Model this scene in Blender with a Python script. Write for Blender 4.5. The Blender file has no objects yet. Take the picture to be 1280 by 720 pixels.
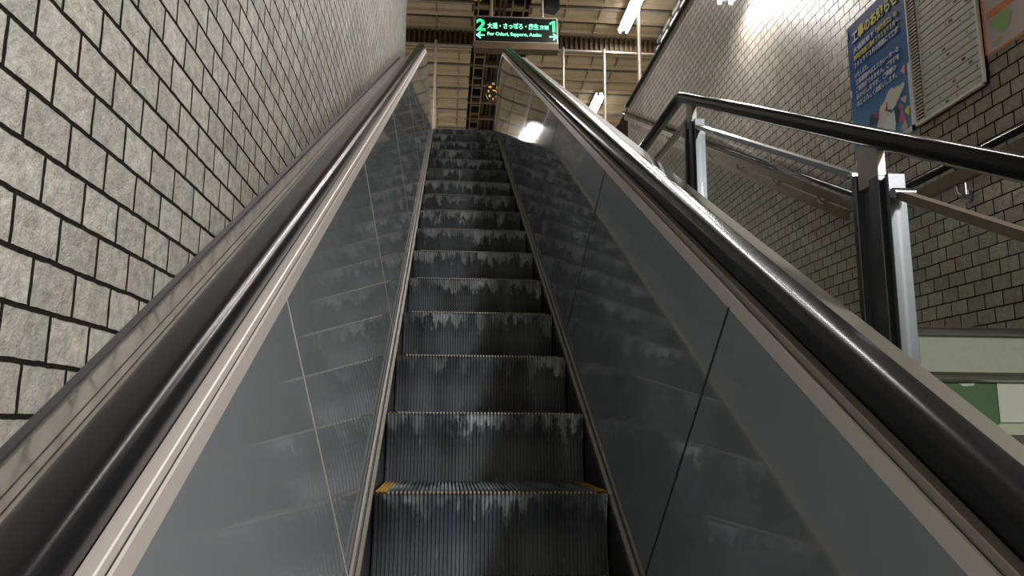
import bpy, bmesh, math, random
from mathutils import Vector, Matrix
random.seed(7)
SC = bpy.context.scene
COL = SC.collection
Z0 = 3.0                      # eye height of the camera above the lower floor

# ------------------------------------------------------------------ camera
ROWS = ((0.99644466, -0.0208382, -0.08163222),
        (-0.08399923, -0.17103459, -0.9816778),
        (0.00649446, 0.98504464, -0.17217689))
cam_data = bpy.data.cameras.new('camera')
cam_data.sensor_width = 36.0
cam_data.lens = 970.0 / 1280.0 * 36.0
cam_data.clip_start = 0.02
cam = bpy.data.objects.new('camera', cam_data)
COL.objects.link(cam)
cam.matrix_world = Matrix.Translation((0, 0, Z0)) @ Matrix(ROWS).to_4x4()
SC.camera = cam

# ------------------------------------------------------------------ world, exposure
W = bpy.data.worlds.new('world'); SC.world = W
W.use_nodes = True
W.node_tree.nodes['Background'].inputs[0].default_value = (0.9, 0.93, 1.0, 1)
W.node_tree.nodes['Background'].inputs[1].default_value = 0.05
SC.view_settings.view_transform = 'Standard'
SC.view_settings.look = 'None'
SC.view_settings.gamma = 1.0
SC.view_settings.use_curve_mapping = False
SC.view_settings.exposure = 0.0
SC.cycles.max_bounces = 10
SC.cycles.glossy_bounces = 6
SC.cycles.caustics_reflective = False
SC.cycles.sample_clamp_indirect = 4.0
TUBE_GLOW = 22.0              # emission of every fluorescent tube
WALL_LAMP_W = 30.0            # light of one wall fixture
NEAR_FILL_W = 430.0  # fill from an added lamp behind the camera
MID_FILL_W = 48.0  # fill from each of two added lamps above the frame
CEIL_LAMP_W = 64.0            # light of one ceiling fixture

# ------------------------------------------------------------------ materials
def new_mat(name):
    m = bpy.data.materials.new(name); m.use_nodes = True
    nt = m.node_tree
    return m, nt, nt.nodes['Principled BSDF']

def setin(b, **k):
    for a, v in k.items():
        b.inputs[a.replace('_', ' ')].default_value = v

def simple(name, col, rough=0.5, metal=0.0, var=0.12, scale=8.0, bump=0.0, ior=1.5, stretch=(1, 1, 1), rvar=0.0):
    m, nt, b = new_mat(name)
    N, L = nt.nodes, nt.links
    tc = N.new('ShaderNodeTexCoord'); mp = N.new('ShaderNodeMapping'); mp.inputs['Scale'].default_value = stretch
    L.new(tc.outputs['Object'], mp.inputs[0])
    no = N.new('ShaderNodeTexNoise'); no.inputs['Scale'].default_value = scale; no.inputs['Detail'].default_value = 5
    L.new(mp.outputs[0], no.inputs['Vector'])
    mx = N.new('ShaderNodeMix'); mx.data_type = 'RGBA'
    mx.inputs['A'].default_value = (*[c * (1 - var) for c in col], 1)
    mx.inputs['B'].default_value = (*[min(1, c * (1 + var)) for c in col], 1)
    L.new(no.outputs['Fac'], mx.inputs['Factor']); L.new(mx.outputs['Result'], b.inputs['Base Color'])
    setin(b, Roughness=rough, Metallic=metal, IOR=ior)
    if rvar:
        mr = N.new('ShaderNodeMapRange'); mr.inputs['To Min'].default_value = rough - rvar; mr.inputs['To Max'].default_value = rough + rvar
        L.new(no.outputs['Fac'], mr.inputs['Value']); L.new(mr.outputs[0], b.inputs['Roughness'])
    if bump:
        bp = N.new('ShaderNodeBump'); bp.inputs['Strength'].default_value = bump; bp.inputs['Distance'].default_value = 0.004
        L.new(no.outputs['Fac'], bp.inputs['Height']); L.new(bp.outputs[0], b.inputs['Normal'])
    return m

def emit(name, col, strength):
    m, nt, b = new_mat(name)
    b.inputs['Base Color'].default_value = (*col, 1)
    b.inputs['Emission Color'].default_value = (*col, 1)
    b.inputs['Emission Strength'].default_value = strength
    return m

def brick_wall(name, c1, c2, cm, ph_y, ph_z, rough, flip=1):
    """split-face glazed wall tiles 0.131 x 0.0767 in running bond, in object (world) metres"""
    m, nt, b = new_mat(name)
    N, L = nt.nodes, nt.links
    tc = N.new('ShaderNodeTexCoord'); sp = N.new('ShaderNodeSeparateXYZ'); cb = N.new('ShaderNodeCombineXYZ')
    L.new(tc.outputs['Object'], sp.inputs[0])
    ay = N.new('ShaderNodeMath'); ay.operation = 'ADD'; ay.inputs[1].default_value = ph_y
    az = N.new('ShaderNodeMath'); az.operation = 'ADD'; az.inputs[1].default_value = ph_z
    L.new(sp.outputs['Y'], ay.inputs[0]); L.new(sp.outputs['Z'], az.inputs[0])
    L.new(ay.outputs[0], cb.inputs['X']); L.new(az.outputs[0], cb.inputs['Y'])
    # uneven tile edges
    wn = N.new('ShaderNodeTexNoise'); wn.inputs['Scale'].default_value = 30; wn.inputs['Detail'].default_value = 3
    L.new(tc.outputs['Object'], wn.inputs['Vector'])
    vs = N.new('ShaderNodeVectorMath'); vs.operation = 'SUBTRACT'; vs.inputs[1].default_value = (0.5, 0.5, 0.5)
    L.new(wn.outputs['Color'], vs.inputs[0])
    sc = N.new('ShaderNodeVectorMath'); sc.operation = 'SCALE'; sc.inputs['Scale'].default_value = 0.0055
    L.new(vs.outputs[0], sc.inputs[0])
    ad = N.new('ShaderNodeVectorMath'); ad.operation = 'ADD'
    L.new(cb.outputs[0], ad.inputs[0]); L.new(sc.outputs[0], ad.inputs[1])
    br = N.new('ShaderNodeTexBrick')
    br.inputs['Scale'].default_value = 1.0
    br.inputs['Brick Width'].default_value = 0.1313
    br.inputs['Row Height'].default_value = 0.0767
    br.inputs['Mortar Size'].default_value = 0.0047
    br.inputs['Mortar Smooth'].default_value = 0.35
    br.inputs['Bias'].default_value = 0.0
    br.inputs['Color1'].default_value = (*c1, 1); br.inputs['Color2'].default_value = (*c2, 1); br.inputs['Mortar'].default_value = (*cm, 1)
    L.new(ad.outputs[0], br.inputs['Vector'])
    # mottled stone face
    n1 = N.new('ShaderNodeTexNoise'); n1.inputs['Scale'].default_value = 38; n1.inputs['Detail'].default_value = 6; n1.inputs['Roughness'].default_value = 0.65
    L.new(tc.outputs['Object'], n1.inputs['Vector'])
    cr = N.new('ShaderNodeMapRange'); cr.inputs['From Min'].default_value = 0.3; cr.inputs['From Max'].default_value = 0.7
    cr.inputs['To Min'].default_value = 0.66; cr.inputs['To Max'].default_value = 1.16
    L.new(n1.outputs['Fac'], cr.inputs['Value'])
    n3 = N.new('ShaderNodeTexNoise'); n3.inputs['Scale'].default_value = 4.5; n3.inputs['Detail'].default_value = 2
    L.new(tc.outputs['Object'], n3.inputs['Vector'])
    c3 = N.new('ShaderNodeMapRange'); c3.inputs['From Min'].default_value = 0.35; c3.inputs['From Max'].default_value = 0.65
    c3.inputs['To Min'].default_value = 0.9; c3.inputs['To Max'].default_value = 1.06
    L.new(n3.outputs['Fac'], c3.inputs['Value'])
    mm = N.new('ShaderNodeMath'); mm.operation = 'MULTIPLY'; L.new(cr.outputs[0], mm.inputs[0]); L.new(c3.outputs[0], mm.inputs[1])
    vm = N.new('ShaderNodeVectorMath'); vm.operation = 'SCALE'
    L.new(br.outputs['Color'], vm.inputs[0]); L.new(mm.outputs[0], vm.inputs['Scale'])
    L.new(vm.outputs[0], b.inputs['Base Color'])
    # relief: grooves + chipped face
    n2 = N.new('ShaderNodeTexNoise'); n2.inputs['Scale'].default_value = 42; n2.inputs['Detail'].default_value = 6; n2.inputs['Roughness'].default_value = 0.68
    n2.inputs['Distortion'].default_value = 0.1
    L.new(tc.outputs['Object'], n2.inputs['Vector'])
    h1 = N.new('ShaderNodeMath'); h1.operation = 'MULTIPLY'; h1.inputs[1].default_value = -1.0; L.new(br.outputs['Fac'], h1.inputs[0])
    h2 = N.new('ShaderNodeMath'); h2.operation = 'MULTIPLY_ADD'; h2.inputs[1].default_value = 0.55
    L.new(n2.outputs['Fac'], h2.inputs[0]); L.new(h1.outputs[0], h2.inputs[2])
    bp = N.new('ShaderNodeBump'); bp.inputs['Strength'].default_value = 1.0; bp.inputs['Distance'].default_value = 0.013
    L.new(h2.outputs[0], bp.inputs['Height']); L.new(bp.outputs[0], b.inputs['Normal'])
    rr = N.new('ShaderNodeMapRange'); rr.inputs['To Min'].default_value = rough; rr.inputs['To Max'].default_value = 0.85
    L.new(br.outputs['Fac'], rr.inputs['Value']); L.new(rr.outputs[0], b.inputs['Roughness'])
    setin(b, IOR=1.55)
    sl = N.new('ShaderNodeMapRange'); sl.inputs['To Min'].default_value = 0.5; sl.inputs['To Max'].default_value = 0.03
    L.new(br.outputs['Fac'], sl.inputs['Value']); L.new(sl.outputs[0], b.inputs['Specular IOR Level'])
    # warm and cool blotches in the glaze
    n5 = N.new('ShaderNodeTexNoise'); n5.inputs['Scale'].default_value = 11; n5.inputs['Detail'].default_value = 4; L.new(tc.outputs['Object'], n5.inputs['Vector'])
    c5 = N.new('ShaderNodeMix'); c5.data_type = 'RGBA'; c5.inputs['A'].default_value = (0.97, 1.0, 0.995, 1); c5.inputs['B'].default_value = (1.02, 0.975, 0.92, 1)
    s5 = N.new('ShaderNodeMapRange'); s5.inputs['From Min'].default_value = 0.4; s5.inputs['From Max'].default_value = 0.66; L.new(n5.outputs['Fac'], s5.inputs['Value']); L.new(s5.outputs[0], c5.inputs['Factor'])
    m5 = N.new('ShaderNodeVectorMath'); m5.operation = 'MULTIPLY'; L.new(vm.outputs[0], m5.inputs[0]); L.new(c5.outputs['Result'], m5.inputs[1]); L.new(m5.outputs[0], b.inputs['Base Color'])
    return m

def step_mat():
    """blackened ribbed aluminium with pale scuffs hanging from the nosing"""
    m, nt, b = new_mat('step_metal')
    N, L = nt.nodes, nt.links
    tc = N.new('ShaderNodeTexCoord'); oi = N.new('ShaderNodeObjectInfo')
    sc = N.new('ShaderNodeVectorMath'); sc.operation = 'SCALE'; sc.inputs[0].default_value = (37, 11, 5)
    L.new(oi.outputs['Random'], sc.inputs['Scale'])
    ad = N.new('ShaderNodeVectorMath'); ad.operation = 'ADD'
    L.new(tc.outputs['Object'], ad.inputs[0]); L.new(sc.outputs[0], ad.inputs[1])
    mp = N.new('ShaderNodeMapping'); mp.inputs['Scale'].default_value = (22, 3, 7); L.new(ad.outputs[0], mp.inputs[0])
    n1 = N.new('ShaderNodeTexNoise'); n1.inputs['Scale'].default_value = 1; n1.inputs['Detail'].default_value = 6; n1.inputs['Roughness'].default_value = 0.7
    L.new(mp.outputs[0], n1.inputs['Vector'])
    mp2 = N.new('ShaderNodeMapping'); mp2.inputs['Scale'].default_value = (120, 10, 25); L.new(ad.outputs[0], mp2.inputs[0])
    n2 = N.new('ShaderNodeTexNoise'); n2.inputs['Scale'].default_value = 1; n2.inputs['Detail'].default_value = 3
    L.new(mp2.outputs[0], n2.inputs['Vector'])
    sp = N.new('ShaderNodeSeparateXYZ'); L.new(tc.outputs['Object'], sp.inputs[0])
    # height below the nosing: scuffs live in the top 7 cm
    hz = N.new('ShaderNodeMapRange'); hz.inputs['From Min'].default_value = -0.11; hz.inputs['From Max'].default_value = -0.012
    hz.inputs['To Min'].default_value = 0.0; hz.inputs['To Max'].default_value = 0.24
    L.new(sp.outputs['Z'], hz.inputs['Value'])
    a1 = N.new('ShaderNodeMath'); a1.operation = 'ADD'; L.new(n1.outputs['Fac'], a1.inputs[0]); L.new(hz.outputs[0], a1.inputs[1])
    t1 = N.new('ShaderNodeMapRange'); t1.inputs['From Min'].default_value = 0.63; t1.inputs['From Max'].default_value = 0.70
    L.new(a1.outputs[0], t1.inputs['Value'])
    t0 = N.new('ShaderNodeMath'); t0.operation = 'MULTIPLY'; L.new(t1.outputs[0], t0.inputs[0]); L.new(n2.outputs['Fac'], t0.inputs[1])
    mp4 = N.new('ShaderNodeMapping'); mp4.inputs['Scale'].default_value = (6, 3, 2); mp4.inputs['Location'].default_value = (3.3, 1, 7); L.new(ad.outputs[0], mp4.inputs[0])
    n4 = N.new('ShaderNodeTexNoise'); n4.inputs['Scale'].default_value = 1; n4.inputs['Detail'].default_value = 3; L.new(mp4.outputs[0], n4.inputs['Vector'])
    s4 = N.new('ShaderNodeMapRange'); s4.inputs['From Min'].default_value = 0.42; s4.inputs['From Max'].default_value = 0.62; s4.inputs['To Min'].default_value = 0.15
    L.new(n4.outputs['Fac'], s4.inputs['Value'])
    t2 = N.new('ShaderNodeMath'); t2.operation = 'MULTIPLY'; L.new(t0.outputs[0], t2.inputs[0]); L.new(s4.outputs[0], t2.inputs[1])
    # broad streaks
    mp3 = N.new('ShaderNodeMapping'); mp3.inputs['Scale'].default_value = (9, 2, 1.2); L.new(ad.outputs[0], mp3.inputs[0])
    n3 = N.new('ShaderNodeTexNoise'); n3.inputs['Scale'].default_value = 1; n3.inputs['Detail'].default_value = 4
    L.new(mp3.outputs[0], n3.inputs['Vector'])
    s3 = N.new('ShaderNodeMapRange'); s3.inputs['From Min'].default_value = 0.35; s3.inputs['From Max'].default_value = 0.65
    L.new(n3.outputs['Fac'], s3.inputs['Value'])
    m1 = N.new('ShaderNodeMix'); m1.data_type = 'RGBA'
    m1.inputs['A'].default_value = (0.020, 0.026, 0.034, 1); m1.inputs['B'].default_value = (0.075, 0.092, 0.112, 1)  # bluish cast of the lamps put into these base tones
    L.new(s3.outputs[0], m1.inputs['Factor'])
    m2 = N.new('ShaderNodeMix'); m2.data_type = 'RGBA'; m2.inputs['B'].default_value = (0.85, 0.93, 1.0, 1)
    L.new(t2.outputs[0], m2.inputs['Factor']); L.new(m1.outputs['Result'], m2.inputs['A'])
    L.new(m2.outputs['Result'], b.inputs['Base Color'])
    setin(b, Roughness=0.42, Metallic=0.25)
    return m

M = {}
M['wall_l'] = brick_wall('glazed_tile_pale', (0.60, 0.60, 0.555), (0.46, 0.465, 0.43), (0.020, 0.019, 0.015), 0.0, 0.0, 0.27)
M['wall_r'] = brick_wall('glazed_tile_warm', (0.47, 0.425, 0.375), (0.34, 0.305, 0.265), (0.020, 0.0165, 0.013), 0.0, 0.0, 0.30)
M['step'] = step_mat()
M['yellow'] = simple('worn_yellow_paint', (0.50, 0.30, 0.07), 0.5, 0, 0.75, 45)
M['panel'] = simple('polished_dark_panel', (0.175, 0.195, 0.21), 0.035, 0.0, 0.06, 3, 0.0, 2.3)
M['skirt'] = simple('black_skirt_paint', (0.010, 0.010, 0.011), 0.35, 0, 0.2, 12)
M['trim'] = simple('satin_stainless', (0.66, 0.61, 0.575), 0.52, 0.5, 0.04, 2)
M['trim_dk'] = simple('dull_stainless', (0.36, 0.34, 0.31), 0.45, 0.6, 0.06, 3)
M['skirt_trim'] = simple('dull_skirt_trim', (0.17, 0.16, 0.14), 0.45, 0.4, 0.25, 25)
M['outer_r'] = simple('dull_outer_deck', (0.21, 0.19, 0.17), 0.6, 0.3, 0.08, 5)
M['groove'] = simple('black_gasket', (0.012, 0.012, 0.012), 0.6)
M['rubber'] = simple('black_rubber_handrail', (0.009, 0.009, 0.010), 0.24, 0.0, 0.10, 3, 0, 1.42)
M['deck'] = simple('brushed_outer_deck', (0.60, 0.59, 0.55), 0.24, 0.9, 0.15, 9, 0.5, 1.5, (1, 1, 1), 0.06)
M['chrome'] = simple('polished_stainless', (0.40, 0.40, 0.41), 0.22, 1.0, 0.08, 6)
M['railblack'] = simple('black_vinyl_grip', (0.008, 0.008, 0.009), 0.10, 0, 0.1, 10, 0, 1.36)
M['post'] = simple('dark_satin_post', (0.14, 0.15, 0.17), 0.40, 0.85, 0.08, 6)
M['brownbar'] = simple('brown_bronze_bar', (0.15, 0.115, 0.09), 0.38, 0.4, 0.15, 9)
M['paleslat'] = simple('cream_ceiling_slat', (0.58, 0.47, 0.30), 0.38, 0.2, 0.14, 3)
M['darkgap'] = simple('dark_ceiling_gap', (0.03, 0.024, 0.016), 0.8)
M['duct'] = simple('dusty_brown_duct', (0.11, 0.07, 0.035), 0.6, 0.1, 0.4, 5)
M['joist'] = simple('galvanised_joist', (0.30, 0.24, 0.14), 0.5, 0.4, 0.3, 5)
M['white'] = simple('white_enamel', (0.72, 0.72, 0.70), 0.4)
M['rod'] = simple('painted_steel_rod', (0.50, 0.45, 0.38), 0.4, 0.3)
M['darkbox'] = simple('charcoal_housing', (0.02, 0.02, 0.02), 0.4)
M['signbody'] = simple('grey_sign_housing', (0.30, 0.27, 0.23), 0.4, 0.5)
M['signface'] = simple('black_sign_face', (0.008, 0.010, 0.010), 0.25)
M['green_led'] = emit('green_lit_lettering', (0.03, 0.80, 0.30), 1.0)
M['mint_led'] = emit('mint_lit_lettering', (0.22, 0.92, 0.55), 1.05)
M['amber'] = emit('amber_lit_numerals', (1.0, 0.42, 0.04), 1.3)
M['tube'] = emit('fluorescent_tube', (1.0, 0.97, 1.0), TUBE_GLOW)
M['concrete'] = simple('grey_green_terrazzo', (0.33, 0.345, 0.285), 0.6, 0, 0.12, 60)
M['green'] = simple('green_vinyl_sheet', (0.035, 0.088, 0.030), 0.5, 0, 0.06, 4)
M['paper'] = simple('white_paper', (0.42, 0.42, 0.38), 0.6, 0, 0.04, 10)
M['floor'] = simple('grey_floor_tile', (0.22, 0.21, 0.19), 0.4, 0, 0.15, 5)
M['plaster'] = simple('dim_plaster', (0.22, 0.19, 0.15), 0.8)
M['board'] = simple('pale_board_panel', (0.50, 0.51, 0.47), 0.5, 0.1, 0.08, 20)
M['ink'] = simple('black_ink', (0.04, 0.04, 0.05), 0.6)
M['pink'] = simple('pink_ink', (0.75, 0.12, 0.25), 0.6)
M['rose'] = simple('rose_ink', (0.75, 0.35, 0.40), 0.6)
M['red'] = simple('red_ink', (0.45, 0.03, 0.06), 0.6)
M['orange'] = simple('orange_ink', (0.72, 0.25, 0.08), 0.6)
M['leaf'] = simple('soft_green_ink', (0.32, 0.50, 0.20), 0.6)
M['yellowink'] = simple('yellow_ink', (0.80, 0.72, 0.05), 0.6)
M['whiteink'] = simple('white_ink', (0.78, 0.80, 0.86), 0.6)
M['cream'] = simple('cream_ink', (0.72, 0.68, 0.60), 0.6)
M['lilac'] = simple('lilac_paper', (0.60, 0.50, 0.52), 0.6)

for k_, v_ in (('railblack', 0.22), ('rubber', 0.30)):
    M[k_].node_tree.nodes['Principled BSDF'].inputs['Specular IOR Level'].default_value = v_

def blue_poster():
    m, nt, b = new_mat('blue_print'); N, L = nt.nodes, nt.links
    tc = N.new('ShaderNodeTexCoord'); sp = N.new('ShaderNodeSeparateXYZ'); L.new(tc.outputs['Object'], sp.inputs[0])
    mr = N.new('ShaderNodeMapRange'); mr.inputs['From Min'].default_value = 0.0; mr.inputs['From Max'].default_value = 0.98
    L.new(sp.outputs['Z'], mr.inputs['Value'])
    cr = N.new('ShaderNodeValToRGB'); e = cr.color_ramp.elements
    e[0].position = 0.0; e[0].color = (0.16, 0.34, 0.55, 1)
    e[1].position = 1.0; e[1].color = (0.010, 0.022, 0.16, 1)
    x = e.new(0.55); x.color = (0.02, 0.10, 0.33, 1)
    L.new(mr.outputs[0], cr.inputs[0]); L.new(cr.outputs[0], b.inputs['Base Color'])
    setin(b, Roughness=0.5, Specular_IOR_Level=0.2)
    return m
M['blue'] = blue_poster()

def glass_mat():
    m = bpy.data.materials.new('clear_glass'); m.use_nodes = True
    nt = m.node_tree; nt.nodes.clear(); N, L = nt.nodes, nt.links
    o = N.new('ShaderNodeOutputMaterial'); mx = N.new('ShaderNodeMixShader')
    tr = N.new('ShaderNodeBsdfTransparent'); tr.inputs[0].default_value = (0.90, 0.93, 0.91, 1)
    gl = N.new('ShaderNodeBsdfGlossy'); gl.inputs['Roughness'].default_value = 0.02
    fr = N.new('ShaderNodeFresnel'); ge = N.new('ShaderNodeNewGeometry')      # same sheen from either face of the pane
    mr = N.new('ShaderNodeMapRange'); mr.inputs['To Min'].default_value = 1.32; mr.inputs['To Max'].default_value = 1 / 1.32
    L.new(ge.outputs['Backfacing'], mr.inputs['Value']); L.new(mr.outputs[0], fr.inputs['IOR'])
    L.new(fr.outputs[0], mx.inputs[0]); L.new(tr.outputs[0], mx.inputs[1]); L.new(gl.outputs[0], mx.inputs[2]); L.new(mx.outputs[0], o.inputs[0])
    return m
M['glass'] = glass_mat()

# ------------------------------------------------------------------ helpers
def tag(o, label=None, cat=None, group=None, kind=None):
    if label: o['label'] = label
    if cat: o['category'] = cat
    if group: o['group'] = group
    if kind: o['kind'] = kind
    return o

def link(name, bm, mat, parent=None, smooth=False, bevel=0.0, recalc=True):
    if recalc: bmesh.ops.recalc_face_normals(bm, faces=bm.faces[:])
    me = bpy.data.meshes.new(name); bm.to_mesh(me); bm.free()
    mats = mat if isinstance(mat, (list, tuple)) else [mat]
    for q in mats: me.materials.append(q)
    if smooth:
        for p in me.polygons: p.use_smooth = True
        me.set_sharp_from_angle(angle=math.radians(40))
    o = bpy.data.objects.new(name, me); COL.objects.link(o)
    if parent: o.parent = parent
    if bevel:
        md = o.modifiers.new('bevel', 'BEVEL'); md.width = bevel; md.segments = 2; md.limit_method = 'ANGLE'
    return o

def empty(name, loc=(0, 0, 0), rz=0.0):
    o = bpy.data.objects.new(name, None); COL.objects.link(o)
    o.location = loc; o.rotation_euler = (0, 0, rz); o.empty_display_size = 0.1
    return o

def box(bm, a, b, mi=0):
    x0, y0, z0 = a; x1, y1, z1 = b
    v = [bm.verts.new(p) for p in ((x0, y0, z0), (x1, y0, z0), (x1, y1, z0), (x0, y1, z0), (x0, y0, z1), (x1, y0, z1), (x1, y1, z1), (x0, y1, z1))]
    for f in ((0, 3, 2, 1), (4, 5, 6, 7), (0, 1, 5, 4), (1, 2, 6, 5), (2, 3, 7, 6), (3, 0, 4, 7)):
        q = bm.faces.new([v[i] for i in f]); q.material_index = mi

def boxes(*ab):
    bm = bmesh.new()
    for a, b in ab: box(bm, a, b)
    return bm

def prism_x(bm, poly, x0, x1, mi=0):
    """polygon in (y, z) extruded along x"""
    a = [bm.verts.new((x0, y, z)) for y, z in poly]; b = [bm.verts.new((x1, y, z)) for y, z in poly]
    n = len(poly)
    fs = [bm.faces.new(a[::-1]), bm.faces.new(b)]
    for i in range(n): fs.append(bm.faces.new((a[i], a[(i + 1) % n], b[(i + 1) % n], b[i])))
    for f in fs: f.material_index = mi

def rings(bm, rs, caps=True, closed=True):
    vs = [[bm.verts.new(p) for p in r] for r in rs]
    n = len(rs[0])
    for a, b in zip(vs, vs[1:]):
        for i in range(n if closed else n - 1):
            bm.faces.new((a[i], a[(i + 1) % n], b[(i + 1) % n], b[i]))
    if caps and closed:
        bm.faces.new(vs[0][::-1]); bm.faces.new(vs[-1])

def tube(bm, pts, r, seg=14, sx=1.0, sz=1.0):
    pts = [Vector(p) for p in pts]; rs = []
    for i, p in enumerate(pts):
        d0 = (pts[i] - pts[i - 1]).normalized() if i else (pts[1] - pts[0]).normalized()
        d1 = (pts[i + 1] - pts[i]).normalized() if i < len(pts) - 1 else d0
        t = (d0 + d1).normalized()
        ref = Vector((0, 0, 1)) if abs(t.z) < 0.95 else Vector((1, 0, 0))
        u = t.cross(ref).normalized(); v = u.cross(t).normalized()
        k = 1 / max(0.5, t.dot(d1))
        rs.append([p + u * math.cos(a) * r * sx * k + v * math.sin(a) * r * sz * k for a in (2 * math.pi * j / seg for j in range(seg))])
    rings(bm, rs)

def disc_y(bm, c, r, y0, y1, seg=32, mi=0):
    a = [bm.verts.new((c[0] + r * math.cos(2 * math.pi * j / seg), y0, c[1] + r * math.sin(2 * math.pi * j / seg))) for j in range(seg)]
    b = [bm.verts.new((v.co.x, y1, v.co.z)) for v in a]
    for f in [bm.faces.new(a), bm.faces.new(b[::-1])] + [bm.faces.new((a[i], b[i], b[(i + 1) % seg], a[(i + 1) % seg])) for i in range(seg)]:
        f.material_index = mi

def text_mesh(name, body, size, mat, parent, loc, rot, width=None, depth=0.001, bold=0.0, spacing=1.0, align='LEFT'):
    cu = bpy.data.curves.new(name, 'FONT'); cu.body = body; cu.size = size
    cu.extrude = depth; cu.offset = bold; cu.space_character = spacing; cu.align_x = align
    cu.resolution_u = 3
    t = bpy.data.objects.new(name + '_src', cu); COL.objects.link(t)
    dg = bpy.context.evaluated_depsgraph_get(); dg.update()
    me = bpy.data.meshes.new_from_object(t.evaluated_get(dg))
    bpy.data.objects.remove(t); bpy.data.curves.remove(cu)
    me.name = name; me.materials.clear(); me.materials.append(mat)
    if width and len(me.vertices):
        xs = [v.co.x for v in me.vertices]; k = width / (max(xs) - min(xs)); x0 = min(xs)
        for v in me.vertices: v.co.x = (v.co.x - x0) * k
    o = bpy.data.objects.new(name, me); COL.objects.link(o); o.parent = parent
    o.location = loc; o.rotation_euler = rot
    return o

# ------------------------------------------------------------------ escalator frame: (s along the slope, n square to it), camera at the origin
C30, S30 = math.cos(math.radians(30)), 0.5
XC = 0.139                     # centre line of the escalator
def path(fam, u, n):
    nref, sA, R, flat, R2 = {'low': (-1.32, 8.6, 2.0, 9.0, 1.0), 'up': (-0.53, 10.1, 1.2, 0.55, 0.34)}[fam]
    q = math.pi / 6
    if u <= sA: return (C30 * u - S30 * n, S30 * u + C30 * n + Z0)
    cy, cz = C30 * sA - S30 * (nref - R), S30 * sA + C30 * (nref - R)
    rr = R + n - nref; th = (u - sA) / R
    if th < q: return (cy - rr * math.sin(q - th), cz + rr * math.cos(q - th) + Z0)
    e = u - sA - R * q
    if e < flat: return (cy + e, cz + rr + Z0)
    th = min((e - flat) / R2, math.pi * 0.95)
    c2z = cz + R - R2; r2 = R2 + n - nref
    return (cy + flat + r2 * math.sin(th), c2z + r2 * math.cos(th) + Z0)

def us(a, b, fam='up'):
    sA = {'low': 8.6, 'up': 10.1}[fam]
    out = [a]; x = a
    while x < min(b, sA) - 1e-6:
        x = min(x + 1.5, min(b, sA)); out.append(x)
    while x < b - 1e-6:
        x = min(x + 0.08, b); out.append(x)
    return out

def sweep(bm, sg, prof, a, b, fam='up', caps=True):
    rs = []
    for u in us(a, b, fam):
        r = []
        for w, n in prof:
            y, z = path(fam, u, n); r.append((XC + sg * w, y, z))
        rs.append(r)
    rings(bm, rs, caps)

U0 = -2.2
UE_UP = 10.1 + 1.2 * math.pi / 6 + 0.55
UE_NEWEL = UE_UP + 0.34 * math.pi * 0.93
UE_LOW = 8.6 + 2.0 * math.pi / 6 + 1.2

def line_z(y): return 0.0

# ================================================================== LARGE STRUCTURE
def wall_box(name, a, b, mat):
    return tag(link(name, boxes((a, b)), mat), kind='structure')

# tiled walls; the tile pattern is laid in world metres with the phases set here
wl = wall_box('wall_left', (-0.95, -3.5, 0), (-0.60, 9.04, 9.5), M['wall_l'])
wr = wall_box('wall_right', (2.70, -3.5, 0), (2.95, 11.15, 4.82 + Z0), M['wall_r'])
def set_phase(mat, y, z):
    ms = [n for n in mat.node_tree.nodes if n.type == 'MATH' and n.operation == 'ADD']
    ms[0].inputs[1].default_value = y; ms[1].inputs[1].default_value = z
RH = 0.0767; BW = 0.1313
# row lines at camera height + 0.081 + k*RH (left) and + 0.583 + k*RH (right)
set_phase(M['wall_l'], -1.156 + 8 * BW * 2, -(Z0 + 0.0815) + 60 * RH)
set_phase(M['wall_r'], -4.248 + 40 * BW, -(Z0 + 0.583) + 60 * RH)
wall_box('wall_back', (-0.95, -3.8, 0), (2.95, -3.5, 9.5), M['plaster'])
wall_box('wall_far', (-6.2, 20.0, 3.3), (6.5, 20.3, 9.8), M['plaster'])
wall_box('wall_side', (-6.5, 5.0, 3.3), (-6.2, 20.3, 9.8), M['plaster'])
wall_box('wall_upper', (4.30, -3.8, 3.3), (4.6, 20.3, 9.8), M['plaster'])
wall_box('floor', (-0.95, -3.8, -0.2), (2.95, 11.3, 0), M['floor'])
tag(link('floor_upper', boxes(((-6.2, 10.95, 3.42 + Z0 - 0.35), (4.3, 20.0, 3.42 + Z0)),
                              ((2.95, -3.5, 3.42 + Z0 - 0.35), (4.3, 10.95, 3.42 + Z0)),
                              ((-6.2, 9.04, 3.42 + Z0 - 0.35), (-0.85, 10.95, 3.42 + Z0))), M['floor']), kind='structure')
# white edge trim closing the left wall, and the coping on the parapet
tag(link('trim_1', boxes(((-0.955, 9.04, 0), (-0.592, 9.055, 9.5))), M['rod']), kind='structure')
tag(link('trim_2', boxes(((2.66, -3.5, 4.82 + Z0), (2.99, 11.15, 4.85 + Z0))), M['darkgap'], bevel=0.004), kind='structure')

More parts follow.
